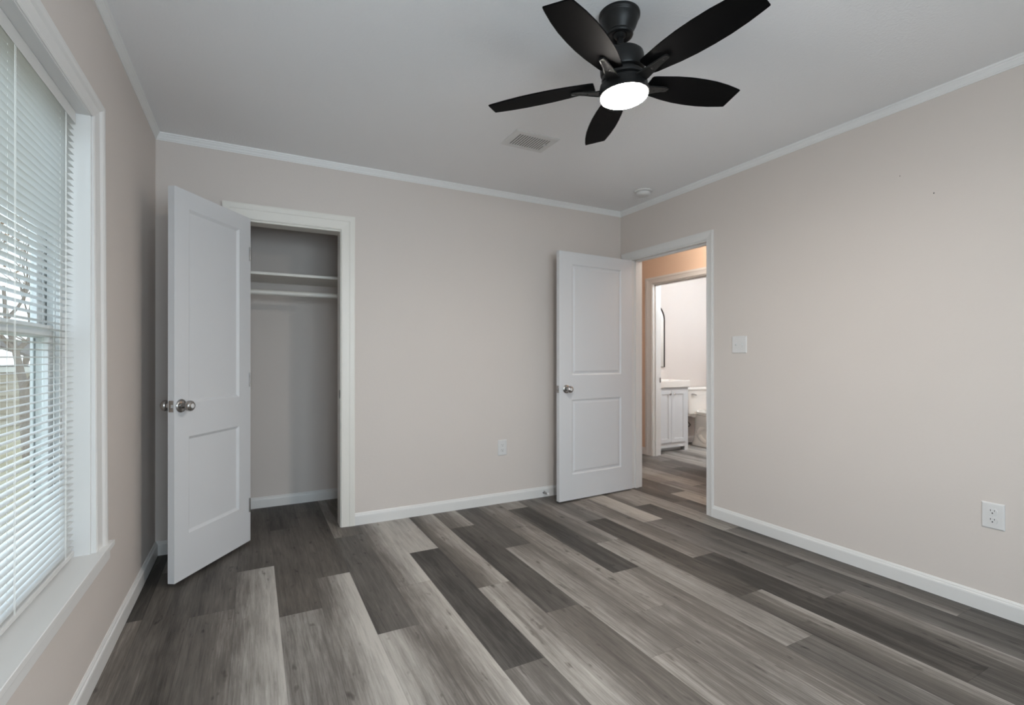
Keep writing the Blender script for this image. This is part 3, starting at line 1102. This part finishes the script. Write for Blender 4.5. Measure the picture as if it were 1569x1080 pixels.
e = empty('light_switch', (XR, 2.259, 1.228), R(-90))
tag(e, 'square white double light switch on the wall beside the doorway', 'light switch')
link('cover_plate', plate_mesh(0.114, 0.116), M['plate'], e)
for sx_ in (-0.023, 0.023):
    bm = bmesh.new()
    box(bm, sx_ - 0.0052, sx_ + 0.0052, -0.0066, -0.0055, -0.012, 0.012)
    s = link('switch_slot', bm, M['vinyl'], e)
    bm = bmesh.new()
    vs_ = box(bm, sx_ - 0.0045, sx_ + 0.0045, -0.013, -0.005, -0.0045, 0.0045)
    for v in vs_:
        if v.co.y < -0.01:
            v.co.z += 0.006 if sx_ < 0 else -0.006
    link('toggle', bm, M['plate'], s)
    for zz in (-0.030, 0.030):
        bm = bmesh.new()
        lathe(bm, [(0.003, 0.0055), (0.003, 0.0070), (0.0015, 0.0074)], Matrix.Translation((sx_, 0, zz)) @ Matrix.Rotation(R(90), 4, 'X'), 16)
        link('screw', bm, M['plate'], e)

# spring door stop on the far wall's baseboard
e = empty('door_stop', (2.110, D - 0.014, 0.040))
tag(e, 'white tipped spring door stop on the baseboard behind the bedroom door', 'door stop')
bm = bmesh.new()
mt = Matrix.Rotation(R(90), 4, 'X')
lathe(bm, [(0.011, 0.0), (0.011, 0.003), (0.006, 0.006)], mt, 20)
link('mount', bm, M['nickel'], e, smooth=True)
bm = bmesh.new()
pts = []
for i in range(18 * 10 + 1):
    t_ = i / 10.0
    pts.append((0.0055 * math.cos(2 * PI * t_), -0.004 - 0.058 * t_ / 18, 0.0055 * math.sin(2 * PI * t_)))
tube(bm, pts, 0.0012, 6)
link('spring', bm, M['nickel'], e, smooth=True)
bm = bmesh.new()
lathe(bm, [(0.0065, 0.060), (0.0085, 0.062), (0.0085, 0.073), (0.006, 0.076)], mt, 20)
link('rubber_tip', bm, M['rubber'], e, smooth=True)

# ------------------------------------------------------------------ closet shelf and rod
sh = empty('closet_shelf', (0.377, CB, 1.71))
tag(sh, 'white painted wooden shelf across the upper closet', 'shelf')
bm = bmesh.new()
vs_ = box(bm, XL - 0.377, 1.25 - 0.377, -0.42, 0.0, 0.0, 0.019)
link('board', bm, M['oldtrim'], sh, bevel=0.0015)
bm = bmesh.new()
box(bm, XL - 0.377 , XL - 0.377 + 0.019, -0.42, -0.001, -0.07, 0.0)
link('cleat', bm, M['wall'], sh)
obox('cleat', M['wall'], sh, 1.25 - 0.377 - 0.019, 1.25 - 0.377, -0.42, -0.001, -0.07, 0.0)
rd = empty('closet_rod', (0.377, 3.88, 1.598))
tag(rd, 'white painted hanging rod below the closet shelf', 'closet rod')
bm = bmesh.new()
tube(bm, [(XL - 0.377 + 0.002, 0, 0), (1.25 - 0.377 - 0.002, 0, 0)], 0.0185, 32)
link('rod', bm, M['oldtrim'], rd, smooth=True)
for s in (-1, 1):
    bm = bmesh.new()
    xx = (XL - 0.377) if s < 0 else (1.25 - 0.377)
    lathe(bm, [(0.030, 0), (0.030, 0.012), (0.024, 0.019)], Matrix.Translation((xx, 0, 0)) @ Matrix.Rotation(-s * PI / 2, 4, 'Y'), 28)
    link('rod_socket', bm, M['oldtrim'], rd, smooth=True)

# ------------------------------------------------------------------ bathroom vanity
VX0, VX1, VY0 = 4.236, 4.778, 4.420
va = empty('bathroom_vanity', ((VX0 + VX1) / 2, BY, 0))
tag(va, 'small white two door vanity cabinet with sink top in the bathroom', 'vanity')
cxv = (VX0 + VX1) / 2
hw = (VX1 - VX0) / 2
yf = VY0 - BY                                        # front plane, negative
yb_ = -0.014
bm = bmesh.new()
box(bm, -hw, -hw + 0.016, yf + 0.018, yb_, 0.0, 0.775)
box(bm, hw - 0.016, hw, yf + 0.018, yb_, 0.0, 0.775)
box(bm, -hw + 0.016, hw - 0.016, yf + 0.018, yb_, 0.105, 0.120)
box(bm, -hw + 0.016, hw - 0.016, yb_ - 0.006, yb_, 0.12, 0.775)
# front frame with feet
box(bm, -hw, -hw + 0.055, yf, yf + 0.018, 0.0, 0.775)
box(bm, hw - 0.055, hw, yf, yf + 0.018, 0.0, 0.775)
box(bm, -hw + 0.055, hw - 0.055, yf, yf + 0.018, 0.050, 0.112)
box(bm, -hw + 0.055, hw - 0.055, yf, yf + 0.018, 0.735, 0.775)
box(bm, -hw + 0.055, hw - 0.055, yf + 0.07, yf + 0.08, 0.0, 0.10, )
link('cabinet_body', bm, M['vanity'], va)


def cab_door(x0, x1, z0, z1, kx):
    bm = bmesh.new()
    y_f, t = yf - 0.014, 0.014
    fw = 0.045
    xs = [x0, x0 + fw, x1 - fw, x1]
    zs = [z0, z0 + fw, z1 - fw, z1]
    for i in range(3):
        for j in range(3):
            if i == 1 and j == 1:
                continue
            bm.faces.new([bm.verts.new((x, y_f, z_)) for x, z_ in ((xs[i], zs[j]), (xs[i + 1], zs[j]), (xs[i + 1], zs[j + 1]), (xs[i], zs[j + 1]))])
    prev = None
    for ins, dep in ((0, 0), (0.002, 0.006), (0.010, 0.008)):
        r = [bm.verts.new((x, y_f + dep, z_)) for x, z_ in ((xs[1] + ins, zs[1] + ins), (xs[2] - ins, zs[1] + ins), (xs[2] - ins, zs[2] - ins), (xs[1] + ins, zs[2] - ins))]
        if prev:
            for k in range(4):
                bm.faces.new([prev[k], prev[(k + 1) % 4], r[(k + 1) % 4], r[k]])
        prev = r
    bm.faces.new(prev)
    for a, b_ in (((x0, z0), (x1, z0)), ((x1, z0), (x1, z1)), ((x1, z1), (x0, z1)), ((x0, z1), (x0, z0))):
        bm.faces.new([bm.verts.new(c) for c in ((a[0], y_f, a[1]), (b_[0], y_f, b_[1]), (b_[0], y_f + t, b_[1]), (a[0], y_f + t, a[1]))])
    bmesh.ops.remove_doubles(bm, verts=bm.verts, dist=1e-5)
    d_ = link('door', bm, M['vanity'], va)
    bm = bmesh.new()
    lathe(bm, [(0.006, -0.0005), (0.005, 0.008), (0.011, 0.014), (0.0125, 0.020), (0.009, 0.024)], Matrix.Translation((kx, y_f, 0.697)) @ Matrix.Rotation(R(90), 4, 'X'), 20)
    kn = link('knob', bm, M['nickel'], d_, smooth=True)
    kn['label'] = 'small metal knob'


sp = 4.487 - cxv
cab_door(-hw + 0.048, sp - 0.0025, 0.112, 0.742, sp - 0.036)
cab_door(sp + 0.0025, hw - 0.048, 0.112, 0.742, sp + 0.036)
# sink top
bm = bmesh.new()
sx0, sx1, sy0, sy1, st0, st1 = -hw - 0.004, hw + 0.004, yf - 0.030, -0.003, 0.777, 0.858
o_ = [(sx0, sy0), (sx1, sy0), (sx1, sy1), (sx0, sy1)]
i_ = [(sx0 + .05, sy0 + .04), (sx1 - .05, sy0 + .04), (sx1 - .05, sy1 - .10), (sx0 + .05, sy1 - .10)]
b2 = [(sx0 + .11, sy0 + .09), (sx1 - .11, sy0 + .09), (sx1 - .11, sy1 - .14), (sx0 + .11, sy1 - .14)]
mk = lambda L_, z_: [bm.verts.new((x, y, z_)) for x, y in L_]
r0, r1, r2, r3 = mk(o_, st0), mk(o_, st1), mk(i_, st1), mk(b2, st1 - 0.06)
for a, b_ in ((r0, r1), (r1, r2), (r2, r3)):
    for k in range(4):
        bm.faces.new([a[k], a[(k + 1) % 4], b_[(k + 1) % 4], b_[k]])
bm.faces.new(r3)
bm.faces.new(r0)
link('sink_top', bm, M['porcelain'], va, bevel=0.006)
# tap
bm = bmesh.new()
tube(bm, [(0, -0.055, 0.858), (0, -0.055, 0.93), (0, -0.062, 0.955), (0, -0.085, 0.965), (0, -0.13, 0.955), (0, -0.14, 0.935)], [0.016, 0.014, 0.012, 0.011, 0.010, 0.010], 16)
tube(bm, [(0, -0.05, 0.955), (0, -0.03, 0.985)], [0.006, 0.008], 10)
link('faucet', bm, M['nickel'], va, smooth=True)

# ------------------------------------------------------------------ arched mirror
mr = empty('arched_mirror', (4.507, BY, 1.015))
tag(mr, 'arch topped mirror with thin black frame above the vanity', 'mirror')
hwm, zs_ = 0.245, 0.600


def arch(w, z0, zc, n=28):
    return [(-w, z0), (w, z0)] + [(w * math.cos(PI * i / n), zc + w * math.sin(PI * i / n)) for i in range(n + 1)]


bm = bmesh.new()
o1, o2 = arch(hwm, 0.0, zs_), arch(hwm - 0.0055, 0.0055, zs_)
A = [[bm.verts.new((x, y, z_)) for x, z_ in pts_] for pts_, y in ((o1, -0.001), (o1, -0.022), (o2, -0.022), (o2, -0.001))]
n = len(o1)
for q in range(4):
    a, b_ = A[q], A[(q + 1) % 4]
    for k in range(n):
        bm.faces.new([a[k], a[(k + 1) % n], b_[(k + 1) % n], b_[k]])
fr_ = link('frame', bm, M['frame'], mr)
fr_['label'] = 'thin black arched frame'
bm = bmesh.new()
o3 = arch(hwm - 0.0045, 0.0045, zs_)
a = [bm.verts.new((x, -0.012, z_)) for x, z_ in o3]
b_ = [bm.verts.new((x, -0.002, z_)) for x, z_ in o3]
bm.faces.new(a)
bm.faces.new(b_)
for k in range(len(o3)):
    bm.faces.new([a[k], a[(k + 1) % len(o3)], b_[(k + 1) % len(o3)], b_[k]])
link('glass', bm, M['mirror'], mr)

# ------------------------------------------------------------------ toilet
TX = 5.185
to = empty('toilet', (TX, BY, 0))
tag(to, 'white porcelain toilet partly hidden behind the doorway in the bathroom', 'toilet')


def loft(bm, secs, seg=36, caps=True):
    rings = []
    for cxx, cyy, rx, ry, z_, pw_ in secs:
        ring = []
        for i in range(seg):
            t_ = 2 * PI * i / seg
            c, s = math.cos(t_), math.sin(t_)
            ring.append(bm.verts.new((cxx + rx * math.copysign(abs(c) ** pw_, c), cyy + ry * math.copysign(abs(s) ** pw_, s), z_)))
        rings.append(ring)
    for a, b_ in zip(rings, rings[1:]):
        for i in range(seg):
            bm.faces.new([a[i], a[(i + 1) % seg], b_[(i + 1) % seg], b_[i]])
    if caps:
        bm.faces.new(rings[0][::-1])
        bm.faces.new(rings[-1])


bm = bmesh.new()
loft(bm, [(0, -0.125, 0.20, 0.080, 0.415, .35), (0, -0.125, 0.225, 0.090, 0.45, .3), (0, -0.125, 0.240, 0.098, 0.715, .28)], 48)
link('tank', bm, M['porcelain'], to, smooth=True)
bm = bmesh.new()
loft(bm, [(0, -0.125, 0.247, 0.104, 0.715, .28), (0, -0.125, 0.252, 0.109, 0.722, .28), (0, -0.125, 0.252, 0.109, 0.742, .28), (0, -0.125, 0.244, 0.101, 0.752, .28)], 48)
link('tank_lid', bm, M['porcelain'], to, smooth=True)
bm = bmesh.new()
loft(bm, [(0, -0.36, 0.115, 0.235, 0.0, .6), (0, -0.36, 0.117, 0.237, 0.03, .6), (0, -0.35, 0.105, 0.215, 0.06, .7), (0, -0.34, 0.092, 0.20, 0.15, .8), (0, -0.36, 0.098, 0.22, 0.22, .85),
          (0, -0.40, 0.135, 0.245, 0.29, .9), (0, -0.42, 0.158, 0.262, 0.345, .95), (0, -0.425, 0.168, 0.268, 0.385, 1), (0, -0.425, 0.170, 0.27, 0.405, 1)], 48)
loft(bm, [(0, -0.14, 0.11, 0.10, 0.36, .4), (0, -0.14, 0.19, 0.11, 0.385, .4), (0, -0.15, 0.20, 0.12, 0.412, .4)], 48)
# trapway bulge on both sides
for s in (-1, 1):
    key = [(0.050, -0.52, 0.27, .030), (0.068, -0.44, 0.265, .036), (0.078, -0.36, 0.25, .040), (0.080, -0.29, 0.205, .042), (0.076, -0.27, 0.15, .042), (0.074, -0.31, 0.10, .042), (0.074, -0.38, 0.06, .040), (0.060, -0.46, 0.04, .034)]
    pts_, rad_ = [], []
    for i in range(len(key) - 1):
        k0_, k1_, k2_, k3_ = key[max(i - 1, 0)], key[i], key[i + 1], key[min(i + 2, len(key) - 1)]
        for q in range(5):
            t_ = q / 5
            v_ = [0.5 * (2 * b1 + (c1 - a1) * t_ + (2 * a1 - 5 * b1 + 4 * c1 - d1) * t_ * t_ + (3 * b1 - a1 - 3 * c1 + d1) * t_ ** 3) for a1, b1, c1, d1 in zip(k0_, k1_, k2_, k3_)]
            pts_.append((s * v_[0], v_[1], v_[2]))
            rad_.append(v_[3])
    tube(bm, pts_, rad_, 20)
link('bowl', bm, M['porcelain'], to, smooth=True)
bm = bmesh.new()
loft(bm, [(0, -0.43, 0.172, 0.235, 0.408, 1), (0, -0.43, 0.177, 0.240, 0.416, 1), (0, -0.43, 0.175, 0.238, 0.428, 1)], 48)
link('seat', bm, M['porcelain'], to, smooth=True)
bm = bmesh.new()
loft(bm, [(0, -0.425, 0.172, 0.235, 0.430, 1), (0, -0.425, 0.176, 0.240, 0.436, 1), (0, -0.425, 0.172, 0.236, 0.448, 1), (0, -0.425, 0.148, 0.21, 0.453, 1)], 48)
box(bm, -0.10, 0.10, -0.235, -0.200, 0.412, 0.440)
link('seat_lid', bm, M['porcelain'], to, smooth=True)
bm = bmesh.new()
tube(bm, [(-0.165, -0.220, 0.665), (-0.165, -0.240, 0.665)], 0.010, 14)
tube(bm, [(-0.185, -0.240, 0.667), (-0.150, -0.243, 0.664), (-0.105, -0.243, 0.655)], [0.008, 0.009, 0.007], 12)
link('flush_lever', bm, M['nickel'], to, smooth=True)
bm = bmesh.new()
tube(bm, [(-0.13, -0.10, 0.42), (-0.13, -0.09, 0.345), (-0.105, -0.085, 0.305), (-0.065, -0.080, 0.275), (-0.030, -0.072, 0.245), (-0.034, -0.060, 0.228), (-0.080, -0.050, 0.218), (-0.130, -0.040, 0.200), (-0.135, -0.002, 0.20)], 0.0065, 12)
tube(bm, [(-0.135, -0.035, 0.180), (-0.135, -0.035, 0.225)], 0.012, 12)
hs = link('supply_hose', bm, M['hose'], to, smooth=True)
hs['label'] = 'dark grey water supply hose'

# ------------------------------------------------------------------ small marks on the right wall
bm = bmesh.new()
for (y_, z_, r_) in ((1.176, 1.938, 0.0030), (1.318, 2.067, 0.0022)):
    lathe(bm, [(r_, 0.0), (r_, 0.0006)], Matrix.Translation((XR, y_, z_)) @ Matrix.Rotation(R(-90), 4, 'Y'), 10)
o = link('trim_5', bm, M['slot'])
struct(o, 'two tiny dark nail holes high on the right wall')

# ------------------------------------------------------------------ outside the window
bm = bmesh.new()
box(bm, -60, XL - LT - 0.01, -30, 70, -0.75, -0.55)
tag(link('lawn', bm, M['grass']), 'dry pale grass outside the left window', 'grass', kind='stuff')


def bare_tree(loc, h, seed, label):
    rnd = random.Random(seed)
    e = empty('bare_tree', loc)
    tag(e, label, 'tree')
    bm = bmesh.new()
    leaves = bmesh.new()

    def grow(p, d, L_, r, lvl):
        pts, rad = [p], [r]
        q = Vector(p)
        dd = Vector(d)
        for i in range(5):
            dd = (dd + Vector((rnd.uniform(-.18, .18), rnd.uniform(-.18, .18), rnd.uniform(-.05, .12)))).normalized()
            q = q + dd * L_ / 5
            if lvl:
                q.z = max(q.z, 0.5)
            pts.append(q.copy())
            rad.append(r * (1 - 0.75 * (i + 1) / 5))
        tube(bm, pts, rad, 6 if lvl < 2 else 4)
        if lvl < 4:
            for k in range(4 if lvl < 2 else 3):
                t_ = rnd.randint(2, 5)
                nd = (dd + Vector((rnd.uniform(-1, 1), rnd.uniform(-1, 1), rnd.uniform(-.1, .7)))).normalized()
                grow(pts[t_], nd, L_ * rnd.uniform(.5, .72), rad[t_] * .75 + 0.002, lvl + 1)
        else:
            for k in range(2):
                c = pts[rnd.randint(1, 5)]
                a_ = rnd.uniform(0, 6.28)
                s = 0.05
                v1 = Vector((math.cos(a_), math.sin(a_), rnd.uniform(-.5, .5))) * s
                v2 = Vector((-math.sin(a_), math.cos(a_), rnd.uniform(-.8, .2))) * s * .6
                leaves.faces.new([leaves.verts.new(c + w_) for w_ in (-v1, v2, v1, -v2)])
    grow(Vector((0, 0, 0.05)), (0, 0, 1), h * .42, h * .013, 0)
    link('branches', bm, M['bark'], e)
    o = link('leaves', leaves, M['leaf'], e)
    o['kind'] = 'stuff'
    return e


bare_tree((-3.15, 10.6, -0.55), 7.0, 3, 'bare brown tree outside the window, nearer of the two')
bare_tree((-6.6, 22.0, -0.55), 9.0, 8, 'bare brown tree outside the window, beyond the shed')

e = empty('garden_shed', (-5.9, 16.5, -0.55))
tag(e, 'low tan shed with a shingle roof outside the window', 'shed')
bm = bmesh.new()
box(bm, -1.8, 1.6, 0, 2.4, 0, 1.45)
for i in range(10):
    box(bm, -1.82, 1.62, -0.02, 0.0, 0.02 + i * 0.145, 0.02 + i * 0.145 + 0.128)
link('walls', bm, M['siding'], e)
bm = bmesh.new()
for a_, b_ in (((-1.95, 1.40), (-0.1, 2.15)), ((1.75, 1.40), (-0.1, 2.15))):
    v = [bm.verts.new(c) for c in ((a_[0], -.2, a_[1]), (b_[0], -.2, b_[1]), (b_[0], 2.6, b_[1]), (a_[0], 2.6, a_[1]), (a_[0], -.2, a_[1] + .07), (b_[0], -.2, b_[1] + .07), (b_[0], 2.6, b_[1] + .07), (a_[0], 2.6, a_[1] + .07))]
    for f in ((0, 1, 2, 3), (4, 5, 6, 7), (0, 1, 5, 4), (1, 2, 6, 5), (2, 3, 7, 6), (3, 0, 4, 7)):
        bm.faces.new([v[i] for i in f])
link('roof', bm, M['roof'], e)
obox('door', M['red'], e, -0.9, -0.1, -0.05, -0.02, 0.0, 1.25)
obox('fascia', M['white_siding'], e, -1.9, 1.7, -0.10, -0.03, 1.33, 1.46)
